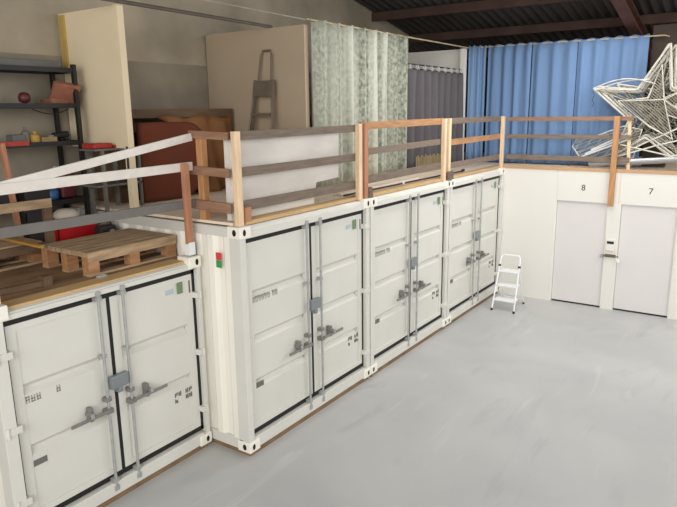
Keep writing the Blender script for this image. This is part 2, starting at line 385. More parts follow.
        hd.box(xr_-.03, xr_+.03, yr-.018, yd, z+.05, z+.09); hd.box(xr_-.035, xr_+.035, yr-.025, yd, z-.065, z-.02)
        x1_ = xr_+side*.05; x2_ = xr_+side*.40
        hd.bar((x1_-side*.05, yr-.03, z-.03), (x2_, yr-.03, z-.03), .016, .03)
        hd.box(xr_+side*.18-.018, xr_+side*.18+.018, yr-.012, yd, z-.07, z+.06)
        hd.tube([(xr_+side*.19, yr-.045, z+.0), (xr_+side*.19, yd, z+.0)], .024, 12)
        hd.build('handle', 'galv_mid', d, bevel=.003)
        MB().box(xr_+side*.20-.016, xr_+side*.20+.016, yr-.052, yr-.045, z-.022, z+.022).build('seal_tab', 'galv', d)
        if side < 0:
            px = x0+(.24 if low else .215); pl = MB()
            pl.box(px-.0, px+.12, yd+.003, yd+.0125, .70, .755); pl.build('data_plate', 'ink', d)
            tx = MB(); random.seed(int(-cx*10))
            zt_ = textrow; xx = x0+(.24 if pos else .215)
            pat = '111 1' if pos else '111111 11'
            for c_ in pat:
                if c_ == '1':
                    tx.box(xx, xx+.012, yd+.004, yd+.0125, zt_-.03, zt_+.03); tx.box(xx+.024, xx+.034, yd+.004, yd+.0125, zt_-.03, zt_+.03)
                    for zz in random.sample((-.03, -.005, .02), 2): tx.box(xx, xx+.034, yd+.004, yd+.0125, zt_+zz, zt_+zz+.01)
                xx += .048 if c_ == '1' else (.13 if pos else .03)
                if c_ == ' ': tx.build('stencil_text', 'ink_light', d); tx = MB()
            tx.build('check_digit', 'ink_light', d)
        else:
            xx = b_-.36
            mz = .73 if low else .69
            for rz_, pts_ in ((mz, (0, 1, 3, 4, 5)), (mz-.065, (0, 3, 4, 5))):
                for kk in pts_:
                    X = xx+.048*kk; h1, h2 = random.choice(((.022, .0), (.0, .022), (.022, .022)))
                    mk = MB().box(X, X+.013, yd+.003, yd+.0125, rz_-.022, rz_+.022)
                    mk.box(X+.004, X+.034, yd+.0035, yd+.0125, rz_-.006, rz_+.006); mk.box(X+.022, X+.036, yd+.003, yd+.0125, rz_-h1-.004, rz_+h2+.004)
                    mk.build('weight_marking', 'ink', d)
            s1 = MB().box(b_-.235, b_-.165, yd-.002, yd+.001, H-.36, H-.24).build('green_label', 'olive', d)
            MB().box(b_-.38, b_-.28, yd+.004, yd+.0125, H-.34, H-.29).build('blue_label', 'blue', d)
            MB().box(b_-.085, b_-.065, yd-.002, yd+.001, H-.38, H-.25).build('black_label', 'ink', d)
            lb = MB().box(cx-.09, cx+.10, yr-.025, yr+.03, lockz-.055, lockz+.065)
            lb.box(cx-.02, cx+.03, yr-.02, yd, lockz-.11, lockz-.055)
            lb.build('lock_box', 'lockbox', d, bevel=.008)
    return t
P = 2.45
LBL = 'white shipping container '
c2 = container(-3*P, -2*P, 0, 2.48, 2.8, (.76, 1.26, 1.74), LBL+'with red and green sticker on its side', (2.13, 1.27, .41), 1.38, 1.68, False)
st = MB().box(-7.345, -7.340, .27, .345, 2.06, 2.125)
MB().box(-7.347, -7.341, .275, .345, 2.125, 2.20).build('red_sticker', 'red', c2); MB().box(-7.347, -7.341, .275, .345, 2.045, 2.12).build('green_sticker', 'green', c2)
for i, l in ((1, 'middle one of three tall ones, under the purple rod'), (2, 'farthest in the row, beside the white step stool')):
    c = copy_tree(c2); c.location.x += P*i; c['label'] = LBL+l
    for ch in list(c.children):
        if 'sticker' in ch.name: bpy.data.objects.remove(ch)
c1 = container(-7.345-2.2, -7.345-.008, .546, 2.15, 2.26, (.86, 1.40), LBL+'lower than the others, set back at the left with pallets on top', (1.74, 1.11, .46), 1.17, 1.30, True)
for (xa, xb, ya, l) in ((-9.5, -7.4, .6, 'low container at the left'), (-7.31, -4.94, .05, 'container with the red and green sticker'), (-4.86, -2.49, .05, 'middle tall container'), (-2.41, -.04, .05, 'tall container beside the step stool')):
    b = MB(); b.box(xa, xb, ya-.02, ya+.1, 0, .05); b.box(xa, xb, ya+1.9, ya+2.0, 0, .05); b.box(xa-.0, xa+.1, ya+.1, ya+1.9, 0, .05); b.box(xb-.1, xb, ya+.1, ya+1.9, 0, .05)
    tag(b.build('wooden_bearer', 'bearer'), 'brown wooden bearer on the floor under the '+l, 'bearer', 'timber bearers under the containers')
DK1 = 2.105
struct('floor_lower_deck', MB().box(-9.38, -7.37, .70, 2.74, 2.085, DK1), 'ply_dirty')
struct('trim_9', MB().box(-9.38, -7.52, .62, .80, 2.090, 2.112), 'ply')
struct('trim_10', MB().box(-7.18, -.02, .072, .20, 2.476, 2.516), 'ply')

# ------------------------------------------------------------ railings
def railing(label, base):
    return thing('wooden_railing', label, 'railing', base, 'timber railings around the deck')
def post(t, x, y, z0, z1, m='wood', wx=.075, wy=.06): return MB().box(x-wx/2, x+wx/2, y-wy/2, y+wy/2, z0, z1).build('post', m, t, bevel=.004)
def rail(t, a, b, m, h=.095, w=.028, name='rail'): return MB().bar(a, b, w, h).build(name, m, t, bevel=.003)
R = railing('timber railing with three dark weathered rails in front of the white board', (-6.1, .1, 2.48))
post(R, -7.27, .07, 2.482, 3.40); post(R, -5.075, .07, 2.482, 3.42)
MB().box(-7.215, -7.13, .03, .098, 2.517, 2.66).build('block', 'wood_brown', R, bevel=.004)
rail(R, (-7.285, .115, 3.355), (-5.04, .115, 3.365), 'wood_grey', .085); rail(R, (-7.285, .115, 3.0), (-5.04, .115, 3.01), 'wood_grey', .09); rail(R, (-7.285, .115, 2.665), (-5.04, .115, 2.665), 'wood_grey', .10)
R = railing('timber railing with orange top rail in front of the green patterned curtain', (-3.65, .1, 2.48))
post(R, -4.94, .07, 2.482, 3.42, 'wood_brown', .085); post(R, -2.60, .07, 2.482, 3.44)
rail(R, (-4.97, .115, 3.39), (-2.57, .115, 3.40), 'wood_rail'); rail(R, (-4.97, .115, 3.06), (-2.66, .115, 3.09), 'wood_greyy', .085); rail(R, (-4.97, .115, 2.70), (-2.57, .115, 2.72), 'wood_grey', .1)
R = railing('timber railing with orange middle rail ending at the inner corner', (-1.15, .1, 2.48))
post(R, -2.43, .07, 2.482, 3.44); post(R, -.02, .07, 2.482, 3.44)
rail(R, (-2.46, .115, 3.395), (0, .115, 3.40), 'wood_grey'); rail(R, (-2.46, .115, 3.06), (0, .115, 3.07), 'wood_rail'); rail(R, (-2.46, .115, 2.69), (0, .115, 2.69), 'wood_greyy')
R = railing('timber railing on top of the white wall above doors 8 and 7', (0, -1, 2.55))
MB().box(-.075, -.015, -1.985, -1.895, 1.89, 3.43).build('post', 'wood_or', R, bevel=.004)
rail(R, (.02, .0, 3.385), (.02, -2.17, 3.39), 'wood_raily', .07); rail(R, (.02, .0, 3.07), (.02, -2.17, 3.075), 'wood_greyy', .075); rail(R, (.02, .0, 2.69), (.02, -2.17, 2.69), 'wood_greyy', .09)
MB().bar((.06, -2.16, 2.53), (.05, -2.12, 3.42), .04, .05, (0, 1, 0)).build('post', 'wood', R)
R = railing('short ladder-like return railing of brown timber at the step between decks', (-7.3, .35, 2.48))
post(R, -7.25, .56, 2.49, 3.34, 'wood_or', .08, .08)
for z, h in ((3.355, .075), (3.0, .085), (2.655, .1)): MB().bar((-7.31, .132, z), (-7.31, .66, z+.015), .03, h).build('rail', 'wood_raily', R, bevel=.003)
R = railing('white and grey railing on the low container, lowest section at left', (-8.4, .6, 2.165))
MB().box(-7.495, -7.425, .565, .615, 2.285, 3.09).build('post', 'wood_brown', R, bevel=.004)
post(R, -9.45, .60, 2.165, 3.15, 'wood')
rail(R, (-9.8, .63, 3.02), (-7.33, .63, 3.055), 'white_rail', .085); rail(R, (-9.8, .655, 2.965), (-7.33, .615, 3.345), 'white_rail', .075); rail(R, (-9.8, .63, 2.70), (-7.33, .62, 2.68), 'grey_rail', .085)
s = MB().box(-7.50, -7.42, .555, .565, 2.17, 2.30); s.box(-7.5, -7.42, .615, .625, 2.17, 2.30); s.box(-7.5, -7.42, .565, .615, 2.17, 2.285); s.build('post_socket', 'stool', R)
def clamp(x, y, z, label):
    b = MB().lathe((x, y, z), [(.05, 0), (.05, .012), (.042, .015), (.042, .07), (.036, .075), (.036, .08), (.042, .085), (.042, .125), (.03, .13), (.03, .14)], 16)
    tag(b.build('post_clamp', 'clampm'), label, 'clamp', 'dark clamps beside the railing posts')
clamp(-7.395, .64, 2.148, 'dark threaded clamp beside the brown post on the low container')
clamp(-4.84, .055, 2.475, 'dark round clamp beside the double post below the green curtain')
clamp(-2.515, .012, 2.481, 'dark round clamp between the paired posts below the dark curtain, left one'); clamp(-2.33, .06, 2.475, 'dark round clamp right of the paired posts below the dark curtain')

# white board behind the railing, board on deck, rod
bd = MB().prism([(-7.14, 2.518), (-5.86, 2.518), (-5.80, 2.76), (-5.34, 2.78), (-5.32, 3.33), (-7.14, 3.33)], 1, .20, .26)
tag(bd.build('insulation_board', 'foam', bevel=.004), 'large dirty white board standing behind the weathered railing', 'board')
tag(MB().box(-7.24, -7.20, .20, .26, 2.518, 3.32).build('white_batten', 'white_rail'), 'upright white batten at the left end of the white board', 'batten')
tag(MB().box(-5.1, -2.9, .33, .45, 2.515, 2.55).build('white_plank', 'ply_white'), 'long pale plank lying along the deck behind the rod', 'plank')
rd = thing('clamp_rod', 'long dark purple rod lying on the deck under the green curtain', 'rod', (-3.5, .3, 2.52))
MB().tube([(-5.15, .25, 2.528), (-1.42, .25, 2.528)], .012).build('bar', 'purple', rd)
MB().tube([(-1.44, .25, 2.538), (-1.38, .25, 2.538)], .024, 10).build('knob', 'galv_dark', rd)
MB().tube([(-3.62, .25, 2.535), (-3.57, .25, 2.535)], .022, 10).build('collar', 'stool', rd)

fe = MB().box(-2.1, -.85, .80, .82, 2.515, 2.60)
for k in range(22): fe.box(-2.1+k*.057, -2.083+k*.057, .80, .815, 2.59, 2.80+.02*math.sin(k*2.3))
tag(fe.build('cane_edging', 'tan'), 'short cane edging strip standing at the foot of the dark curtain', 'edging')
# ------------------------------------------------------------ partitions and curtains
pt = thing('partition_panel', 'cream partition panel with yellow timber edge right of the black shelves', 'partition', (-7.19, 2.3, DK))
MB().box(-7.21, -7.17, 1.80, 2.82, 3.2, 4.71).build('board', 'cream_board', pt)
MB().box(-7.23, -7.15, 1.73, 1.80, DK, 4.72).build('edge_post', 'cream_board', pt)
MB().box(-7.235, -7.21, 2.70, 2.80, 4.05, 4.69).build('timber_strip', 'yellow', pt)
MB().box(-7.238, -7.23, 1.74, 1.77, 2.9, 3.22).build('door_bolt', 'galv_dark', pt)
pt = thing('partition_panel', 'beige partition panel with the old stepladder leaning on it', 'partition', (-4.83, 1.9, DK))
MB().box(-4.88, -4.80, 1.03, 2.83, DK, 4.68).build('board', 'plaster', pt)
pt = thing('partition_panel', 'white partition panel behind the dark curtain', 'partition', (.36, 1.9, DK))
MB().box(.33, .39, 1.08, 5.0, DK, 4.73).build('board', 'panel_white', pt); MB().box(.22, .33, .99, 1.08, DK, 4.73).build('edge_post', 'panel_white', pt)
bp = MB().tube([(-7.9, 1.70, 4.745), (-4.83, 1.62, 4.70)], .022, 8)
tag(bp.build('steel_bar', 'dull_bar'), 'dark steel bar spanning from the cream panel to the beige panel', 'bar')
tag(MB().tube([(-4.85, 1.02, 4.74), (-6.5, 1.3, 4.82), (-8.2, 1.7, 4.92)], .008, 6).build('rope', 'rope'), 'thin pale line stretched above the dark steel bar', 'rope')
def curtain(label, p0, p1, z0, z1, nf, amp, m, ph=0, wav=.3, group='curtains on the upper deck', hang=0):
    p0 = Vector(p0); p1 = Vector(p1); d = (p1-p0); Ln = d.length; d /= Ln; nrm = Vector((-d.y, d.x)); NS = nf*14; NZ = 10
    ctr = (p0+p1)/2
    t = thing('curtain', label, 'curtain', (ctr.x, ctr.y, z0), group)
    vs = []; rnd = random.Random(nf+int(ph*10)); off = [rnd.uniform(-.9, .9) for _ in range(nf+2)]; am = [rnd.uniform(.6, 1.2) for _ in range(nf+2)]
    for j in range(NZ+1):
        tz = j/NZ
        for i in range(NS+1):
            s_ = i/NS; k = s_*nf; ki = int(k); fr = k-ki; fr = fr*fr*(3-2*fr)
            o = off[ki]*(1-fr)+off[ki+1]*fr; a = am[ki]*(1-fr)+am[ki+1]*fr
            top = tz**3
            off_ = amp*(a*(1-top)+top)*math.sin(2*math.pi*k+ph+o*(1-tz)*wav*3)
            off_ += amp*.3*math.sin(5.1*math.pi*k*.7+o)*(1-top)
            q_ = p0+d*(s_*Ln)+nrm*off_
            vs.append((q_.x, q_.y, z0+(z1-z0)*tz-(.015*(1-math.cos(2*math.pi*k)) if j == NZ else 0)))
    n = NS+1
    fs = [(j*n+i, j*n+i+1, (j+1)*n+i+1, (j+1)*n+i) for j in range(NZ) for i in range(NS)]
    o = MB().add(vs, fs).build('fabric', m, t, smooth=True)
    so = o.modifiers.new('thickness', 'SOLIDIFY'); so.thickness = .004
    if hang:
        for i in range(nf+1):
            q_ = p0+d*(Ln*min(max((i+.25)/nf, .01), .99))
            MB().tube([(q_.x+.0, q_.y+nrm.y*.0-.0+.022*math.cos(a), z1+.028+.03*math.sin(a)) for a in [k*math.pi/6 for k in range(12)]], .006, 6, True).build('ring', 'stool', t)
    return t
curtain('sage green and white patterned curtain right of the beige panel', (-4.80, .97), (-2.12, 1.0), DK+.02, 4.77, 8, .06, 'curtain_green')
curtain('dark purple grey curtain hung with white rings', (-2.08, 1.0), (.12, 1.0), DK+.02, 4.27, 8, .075, 'curtain_dark', .8, hang=1)
B_ = 'blue curtains above the doors'
curtain('narrow pale blue curtain at the corner beside the white post', (.40, .98), (.60, .70), DK+.03, 4.80, 3, .03, 'curtain_blue2', 0, group=B_)
curtain('blue curtain nearest the inner corner, left of the first dark seam', (.60, .66), (.60, -.20), DK+.03, 4.80, 4, .026, 'curtain_blue', .5, group=B_)
curtain('blue curtain between the two dark vertical seams', (.60, -.208), (.60, -1.035), DK+.03, 4.80, 3, .026, 'curtain_blue', 1.3, group=B_)
curtain('blue curtain rightmost, partly behind the star frames', (.60, -1.043), (.60, -2.22), DK+.03, 4.80, 5, .026, 'curtain_blue', 2.0, group=B_)
tag(MB().tube([(-4.85, 1.0, 4.745), (.5, 1.0, 4.755)], .013, 8).build('curtain_rod', 'rod_y'), 'yellowish curtain rod above the green curtain running to the corner', 'curtain rod')
tag(MB().tube([(.5, .86, 4.765), (.60, .7, 4.765), (.60, -2.45, 4.755), (.80, -2.5, 4.75)], .012, 8).build('curtain_rod', 'rod_y'), 'pale curtain rod threaded through the blue curtains', 'curtain rod')
tag(MB().tube([(-2.1, 1.0, 4.33), (.3, 1.04, 4.33)], .012, 8).build('curtain_rod', 'galv_dark'), 'dark curtain rod holding the dark purple grey curtain', 'curtain rod')

# old stepladder
sl = thing('stepladder', 'old dull aluminium stepladder leaning on the beige panel', 'stepladder', (-5.05, 1.7, DK))
b = MB(); lx = lambda z: -5.16+(z-DK)*.12
def Yl(z, s_): return 1.65+s_*(.235-(z-DK)*.055) if z < 4.02 else 1.64+s_*.1
for s_ in (-1, 1): b.bar((lx(DK), Yl(DK, s_), DK), (lx(4.0), Yl(4.0, s_), 4.0), .03, .06, (1, 0, 0))
b.build('rail_pair', 'alu_dull', sl)
for z in (2.8, 3.05, 3.3, 3.54): MB().box(lx(z)-.05, lx(z)+.05, Yl(z, -1)+.01, Yl(z, 1)-.01, z-.02, z+.02).build('step', 'alu_dull', sl)
MB().bar((lx(3.78)-.03, 1.65, 3.78), (lx(3.99)-.03, 1.65, 3.99), .30, .03, (1, 0, 0)).build('platform', 'alu_dull', sl)
MB().tube([(lx(3.95), 1.53, 3.95), (lx(4.3), 1.54, 4.33), (lx(4.38), 1.565, 4.385), (lx(4.38), 1.70, 4.385), (lx(4.3), 1.725, 4.33), (lx(3.95), 1.765, 3.95)], .014, 8).build('handrail', 'alu_dull', sl)
b = MB()
for s_ in (-1, 1): b.tube([(lx(2.6)-.1, 1.65+s_*.26, DK+.01), (lx(3.7)-.02, 1.65+s_*.17, 3.75)], .012, 6)
b.build('rear_legs', 'alu_dull', sl)

# tarp bay
fb = thing('storage_bin', 'brown timber framed bin behind the hanging tarps', 'bin', (-5.85, 2.45, DK))
MB().box(-6.95, -4.95, 2.30, 2.38, 3.52, 3.63).build('top_beam', 'beam', fb)
MB().box(-6.95, -4.95, 2.7, 2.78, 3.52, 3.60).build('rear_beam', 'beam', fb)
for x in (-6.9, -5.0): MB().box(x-.05, x+.05, 2.30, 2.78, DK, 3.52).build('side_panel', 'beam', fb)
MB().box(-6.85, -5.05, 2.36, 2.38, DK, 3.35).build('back_panel', 'shelf', fb)
def sheet(name, pts_fn, nu, nv, m, label, cat, th=.02):
    vs = [pts_fn(i/nu, j/nv) for j in range(nv+1) for i in range(nu+1)]; n = nu+1
    o = MB().add(vs, [(j*n+i, j*n+i+1, (j+1)*n+i+1, (j+1)*n+i) for j in range(nv) for i in range(nu)]).build(name, m, smooth=True)
    s_ = o.modifiers.new('thickness', 'SOLIDIFY'); s_.thickness = th
    return tag(o, label, cat)
def rust(u, v):     # rounded lower corner
    x = -6.86+u*1.05; zb = DK+.02+.25*max(0, u-.6)**2/.16
    bul = .03*math.sin(math.pi*min(1, u*1.02))*math.sin(math.pi*min(1, v+.08))**.5
    zt = 3.47-.05*max(0, (u-.7)/.3)**2*8*.5
    return (x, 2.05-bul+.012*math.sin(9*u+4*v), zb+(zt-zb)*v)
sheet('tarp', rust, 24, 16, 'tarp', 'rust red tarp with rounded lower corner hanging in the bay', 'tarp', .06)
def ochre(u, v):
    x = -6.35+u*1.35; zb = DK+.03+.03*math.sin(7*u); zt = 3.53+.02*math.sin(13*u)
    if u < .35: zb = DK+.03+(.35-u)/.35*.95
    return (x, 2.27-.07*(1-v)-.045*math.sin(22*u+2*v)*(1-.5*v)-(.15*(1-u)*(1-v)), zb+(zt-zb)*v)
sheet('cloth', ochre, 60, 12, 'tarp2', 'ochre brown cloth draped from the beam behind the return railing', 'cloth')

# ------------------------------------------------------------ black shelving and its contents
sh = thing('shelving_unit', 'black steel shelving unit against the rear wall at the left edge', 'shelf', (-8.5, 2.63, DK1))
for x in (-7.375, -9.45):
    for y in (2.37, 2.79): MB().box(x-.035, x+.01, y-.022, y+.022, DK1 if y < 2.6 else 2.152, 4.12).build('upright', 'shelf', sh)
SZ = (2.62, 3.27, 3.68, 4.06)
for z in SZ:
    b = MB().box(-9.45, -7.365, 2.355, 2.385, z-.03, z+.02); b.box(-9.45, -7.365, 2.775, 2.805, z-.03, z+.02); b.box(-9.45, -7.365, 2.38, 2.78, z-.005, z+.01); b.box(-7.385, -7.365, 2.36, 2.8, z-.03, z+.02)
    b.build('shelf_board', 'shelf', sh)
def T(o, l, c, g=None): return tag(o, l, c, g)
T(MB().box(-9.7, -7.45, 2.48, 2.80, 4.081, 4.16).build('board_stack', 'grey_plastic', bevel=.01), 'flat grey boards lying on the top black shelf', 'board')
bx = thing('terracotta_box', 'tilted terracotta coloured box on the middle shelf by the cream panel', 'box', (-7.42, 2.5, 3.7))
b = MB().bar((-7.60, 2.50, 3.83), (-7.33, 2.42, 3.79), .26, .06, (.1, .75, .66)); b.build('tray', 'terracotta', bx, bevel=.01)
b = MB().bar((-7.55, 2.475, 3.865), (-7.37, 2.425, 3.84), .18, .03, (.1, .75, .66)); b.build('contents', mat('clay_dark', (130, 74, 58), .7), bx, bevel=.01)
MB().box(-7.62, -7.42, 2.48, 2.7, 3.701, 3.75).build('support_block', 'terracotta', bx)
T(MB().lathe((-7.91, 2.52, 3.701), [(.02, 0), (.055, .02), (.065, .06), (.05, .1), (.02, .115)]).build('ball', 'maroon', smooth=True), 'small dark red ball on the middle black shelf', 'ball')
T(MB().tube([(-7.85+.02*i, 2.5, 3.66-.055*math.sin(math.pi*i/22)-.02) for i in range(23)], .006, 6).build('cable', 'darkblue'), 'thin cable sagging below the middle black shelf', 'cable')
def bottle(x, y, z, r, h, m, l, c='bottle', g=None):
    T(MB().lathe((x, y, z), [(r*.9, 0), (r, .01), (r, h*.6), (r*.85, h*.7), (r*.35, h*.82), (r*.35, h*.95), (r*.42, h*.95), (r*.42, h)], 14).build(c, m, smooth=False), l, c, g)
z = 3.282
T(MB().box(-8.10, -7.95, 2.5, 2.65, z, z+.09).build('dark_box', 'grey_plastic', bevel=.012), 'dark grey box at the left end of the red shelf row', 'box')
bottle(-7.93, 2.55, z, .045, .17, 'grey_plastic', 'grey bottle with pale cap on the lower black shelf')
bottle(-7.85, 2.5, z, .05, .12, 'yellow_pl', 'yellow jar beside the grey bottle on the lower shelf', 'jar')
T(MB().box(-7.79, -7.60, 2.48, 2.62, z, z+.055).build('cardboard_box', 'tan', bevel=.006), 'flat tan carton lying on the lower black shelf', 'box')
pw = thing('power_drill', 'dark power tool lying beside the tan carton on the lower shelf', 'tool', (-7.5, 2.55, z))
MB().tube([(-7.60, 2.56, z+.06), (-7.42, 2.56, z+.075)], .038, 12).build('body', 'darkblue', pw); MB().bar((-7.46, 2.56, z+.05), (-7.43, 2.56, z), .05, .04, (1, 0, 0)).build('grip', 'darkblue', pw); MB().tube([(-7.66, 2.56, z+.055), (-7.60, 2.56, z+.06)], .014).build('chuck', 'galv', pw)
T(MB().box(-8.45, -8.02, 2.335, 2.355, z-.02, z+.028).build('red_strip', 'red_pl'), 'red strip along the front of the lower shelf at left', 'strip')
T(MB().box(-7.62, -7.42, 2.36, 2.60, 2.975, 3.0).build('white_sheet', 'bag'), 'folded white sheet lying below the red toolbox', 'sheet')
# pole and trestle at far left
T(MB().bar((-8.335, 2.3, 3.30), (-8.262, 2.28, 2.17), .045, .05, (0, 1, 0)).build('wooden_batten', 'wood_brown'), 'slim pinkish batten standing at the far left before the shelves', 'batten')
tr = thing('wooden_trestle', 'rough grey brown wooden trestle standing on the low deck', 'trestle', (-8.5, 1.8, DK1))
for x, y in ((-8.24, 1.78), (-9.15, 1.78)): MB().box(x-.04, x+.04, y-.03, y+.03, DK1, 2.74).build('leg', 'beam', tr, bevel=.004)
MB().box(-9.3, -8.2, 1.745, 1.775, 2.67, 2.76).build('front_board', 'pallet', tr); MB().box(-9.3, -8.2, 1.745, 1.775, 2.25, 2.33).build('lower_board', 'beam', tr)
for x in (-8.24, -9.15): MB().box(x-.04, x+.04, 1.66, 1.83, DK1, DK1+.04).build('foot', 'beam', tr)
# things on the low deck
def openbox(name, x0, x1, y0, y1, z0, z1, m, l, c, th=.015):
    b = MB().box(x0, x1, y0, y1, z0, z0+th); b.box(x0, x1, y0, y0+th, z0, z1); b.box(x0, x1, y1-th, y1, z0, z1); b.box(x0, x0+th, y0, y1, z0, z1); b.box(x1-th, x1, y0, y1, z0, z1)
    b.box(x0-.01, x1+.01, y0-.01, y0+.006, z1-.03, z1); b.box(x0-.01, x1+.01, y1-.006, y1+.01, z1-.03, z1)
    return T(b.build(name, m, bevel=.004), l, c)
openbox('plastic_crate', -7.98, -7.49, 2.05, 2.33, DK1, 2.43, 'crate_red', 'bright red plastic crate on the low deck behind the pallet', 'crate')
T(MB().lathe((-7.78, 2.19, 2.43), [(.03, 0), (.10, .01), (.135, .05), (.13, .09), (.09, .125), (.03, .135)], 20).build('white_bag', 'bag', smooth=True), 'round white bag resting in the red crate', 'bag')
openbox('dark_crate', -8.22, -8.0, 2.22, 2.34, DK1, 2.6, 'darkblue', 'dark crate standing between the trestle and the red crate', 'crate')
T(MB().lathe((-7.70, 2.56, 2.632), [(.07, 0), (.08, .03), (.08, .1), (.03, .13)], 16).build('blue_lid_pot', 'blue_pl', smooth=True), 'blue pot on the lowest shelf above the red crate', 'pot')
T(MB().box(-7.60, -7.42, 2.5, 2.7, 2.635, 2.93).build('maroon_case', 'maroon', bevel=.02), 'dark maroon case beside the blue pot on the lowest shelf', 'case')
T(MB().box(-8.05, -7.74, 2.50, 2.74, 2.635, 2.86).build('dark_case', 'darkblue', bevel=.02), 'dark case on the lowest shelf left of the blue pot', 'case')
T(MB().box(-8.6, -8.2, 2.50, 2.74, 2.635, 2.80).build('wide_case', 'darkblue', bevel=.02), 'low wide dark case at the far left of the lowest shelf', 'case')
rk = thing('metal_rack', 'narrow grey metal rack in front of the cream panel opening', 'rack', (-7.3, 2.1, DK1))
for x, y in ((-7.47, 1.95), (-7.43, 2.02)): pass
for x, y, z0 in ((-7.42, 1.95, DK1), (-7.42, 2.2, DK1), (-7.08, 1.95, DK), (-7.08, 2.2, DK)): MB().box(x-.018, x+.018, y-.018, y+.018, z0, 3.20).build('upright', 'rack', rk)
for z in (2.80, 3.20): MB().box(-7.52, -6.92, 1.93, 2.22, z-.02, z).build('shelf_board', 'rack', rk)
MB().box(-6.95, -6.92, 1.93, 1.96, DK, 3.20).build('upright', 'rack', rk)
T(MB().box(-7.51, -7.27, 1.95, 2.18, 3.201, 3.26).build('red_toolbox', 'red_pl', bevel=.015), 'red toolbox lying on top of the narrow grey rack', 'toolbox')
T(MB().box(-7.25, -7.13, 1.97, 2.15, 3.201, 3.235).build('orange_pouch', 'red_pl', bevel=.015), 'small orange red pouch beside the red toolbox', 'pouch')
bottle(-6.98, 2.0, 2.801, .035, .10, 'bag', 'small white jar on the lower board of the grey rack', 'jar')
ty = openbox('green_tray', -7.70, -7.40, 1.74, 1.98, DK1, 2.235, 'tray', 'dull green tray at the end of the low deck against the tall container', 'tray')
mc = thing('machine', 'black machine with a round light standing in the green tray', 'machine', (-7.53, 1.86, 2.18))
MB().box(-7.64, -7.43, 1.79, 1.92, 2.182, 2.37).build('housing', 'darkblue', mc, bevel=.02); MB().tube([(-7.50, 1.788, 2.30), (-7.50, 1.77, 2.30)], .03, 12).build('lamp', 'galv', mc); MB().tube([(-7.62, 1.855, 2.36), (-7.60, 1.855, 2.41), (-7.47, 1.855, 2.41), (-7.45, 1.855, 2.36)], .01).build('handle', 'darkblue', mc)
def pallet(x0, x1, y0, y1, zb, label):
    t = thing('pallet', label, 'pallet', ((x0+x1)/2, (y0+y1)/2, zb), 'wooden pallets on the low deck')
    n = 6; bw = (y1-y0)/n
    for i in range(n): MB().box(x0, x1, y0+i*bw+.012, y0+(i+1)*bw-.008, zb+.205, zb+.227).build('deck_board', 'pallet', t)
    for x in (x0, (x0+x1)/2-.06, x1-.12):
        MB().box(x, x+.12, y0, y1, zb+.183, zb+.205).build('stringer', 'pallet', t)
        for y in (y0, (y0+y1)/2-.05, y1-.1): MB().box(x+.002, x+.118, y+.002, y+.1, zb+.02, zb+.183).build('block', 'wood_rail', t)
    for y in (y0, (y0+y1)/2-.05, y1-.1): MB().box(x0, x1, y, y+.1, zb, zb+.02).build('bottom_board', 'pallet', t)
    MB().box(x0, x1, y0-.012, y0, zb+.135, zb+.227).build('front_board', 'pallet', t)
    return t
pallet(-8.42, -7.375, .90, 1.66, DK1, 'wooden pallet beside the tall container, nearest the camera')
pallet(-9.35, -8.30, 1.84, 2.40, DK1, 'wooden pallet at the left edge behind the trestle')
T(MB().bar((-8.46, 2.38, DK1+.239), (-8.50, 1.50, DK1+.239), .05, .024).build('yellow_lath', 'yellow_strap'), 'yellow lath lying aslant before the left pallet', 'lath')
lb = thing('timber_batten', 'dark timber batten with end block lying near the deck front at left', 'batten', (-9.1, 1.0, DK1))
MB().bar((-9.45, 1.05, DK1+.03), (-8.80, .98, DK1+.03), .05, .05).build('bar', 'beam', lb); MB().box(-8.84, -8.76, .94, 1.02, DK1, DK1+.09).build('end_block', 'beam', lb)
T(MB().tube([(-8.36+.05*math.cos(a), .80+.03*math.sin(a), DK1+.014) for a in [k*math.pi/8 for k in range(16)]], .010, 6, True).build('steel_ring', 'galv'), 'small steel ring lying at the near corner of the pallet', 'ring')

# ------------------------------------------------------------ white step stool
ss = thing('step_stool', 'white folding three step stool standing beside the last container', 'step stool', (-.8, -.48, 0))
def fx(z): return -1.135+z*.34
def fy(z, s_): return -.475+s_*(.205-z*.03)
b = MB()
top = [(fx(z), fy(z, 1), z) for z in (.02, .5, .93)]+[(fx(.985), fy(.98, 1)-.03, .98)]+[(fx(.985), fy(.98, -1)+.03, .98)]+[(fx(z), fy(z, -1), z) for z in (.93, .5, .02)]
b.tube(top, .0135, 8); b.build('front_frame', 'stool', ss)
for s_ in (-1, 1):
    MB().tube([(fx(.79)+.02, fy(.79, s_), .79), (-.47, -.455+s_*.185, .02)], .011, 8).build('leg', 'stool', ss)
    MB().tube([(fx(0), fy(0, s_), 0), (fx(.035), fy(.035, s_), .035)], .022, 8).build('foot', 'black', ss); MB().tube([(-.467, -.455+s_*.185, 0), (-.48, -.455+s_*.185, .035)], .02, 8).build('foot', 'black', ss)
    MB().tube([(fx(.79), fy(.79, s_)+.02, .79), (fx(.79), fy(.79, s_)-.02, .79)], .022, 8).build('hinge', 'black', ss)
MB().tube([(-.50, -.64, .1), (-.50, -.27, .1)], .009, 8).build('cross_bar', 'stool', ss)
for z in (.19, .44, .69):
    MB().box(fx(z)-.02, fx(z)+.20, fy(z, -1)+.012, fy(z, 1)-.012, z-.015, z+.012).build('step', 'stool', ss, bevel=.006)

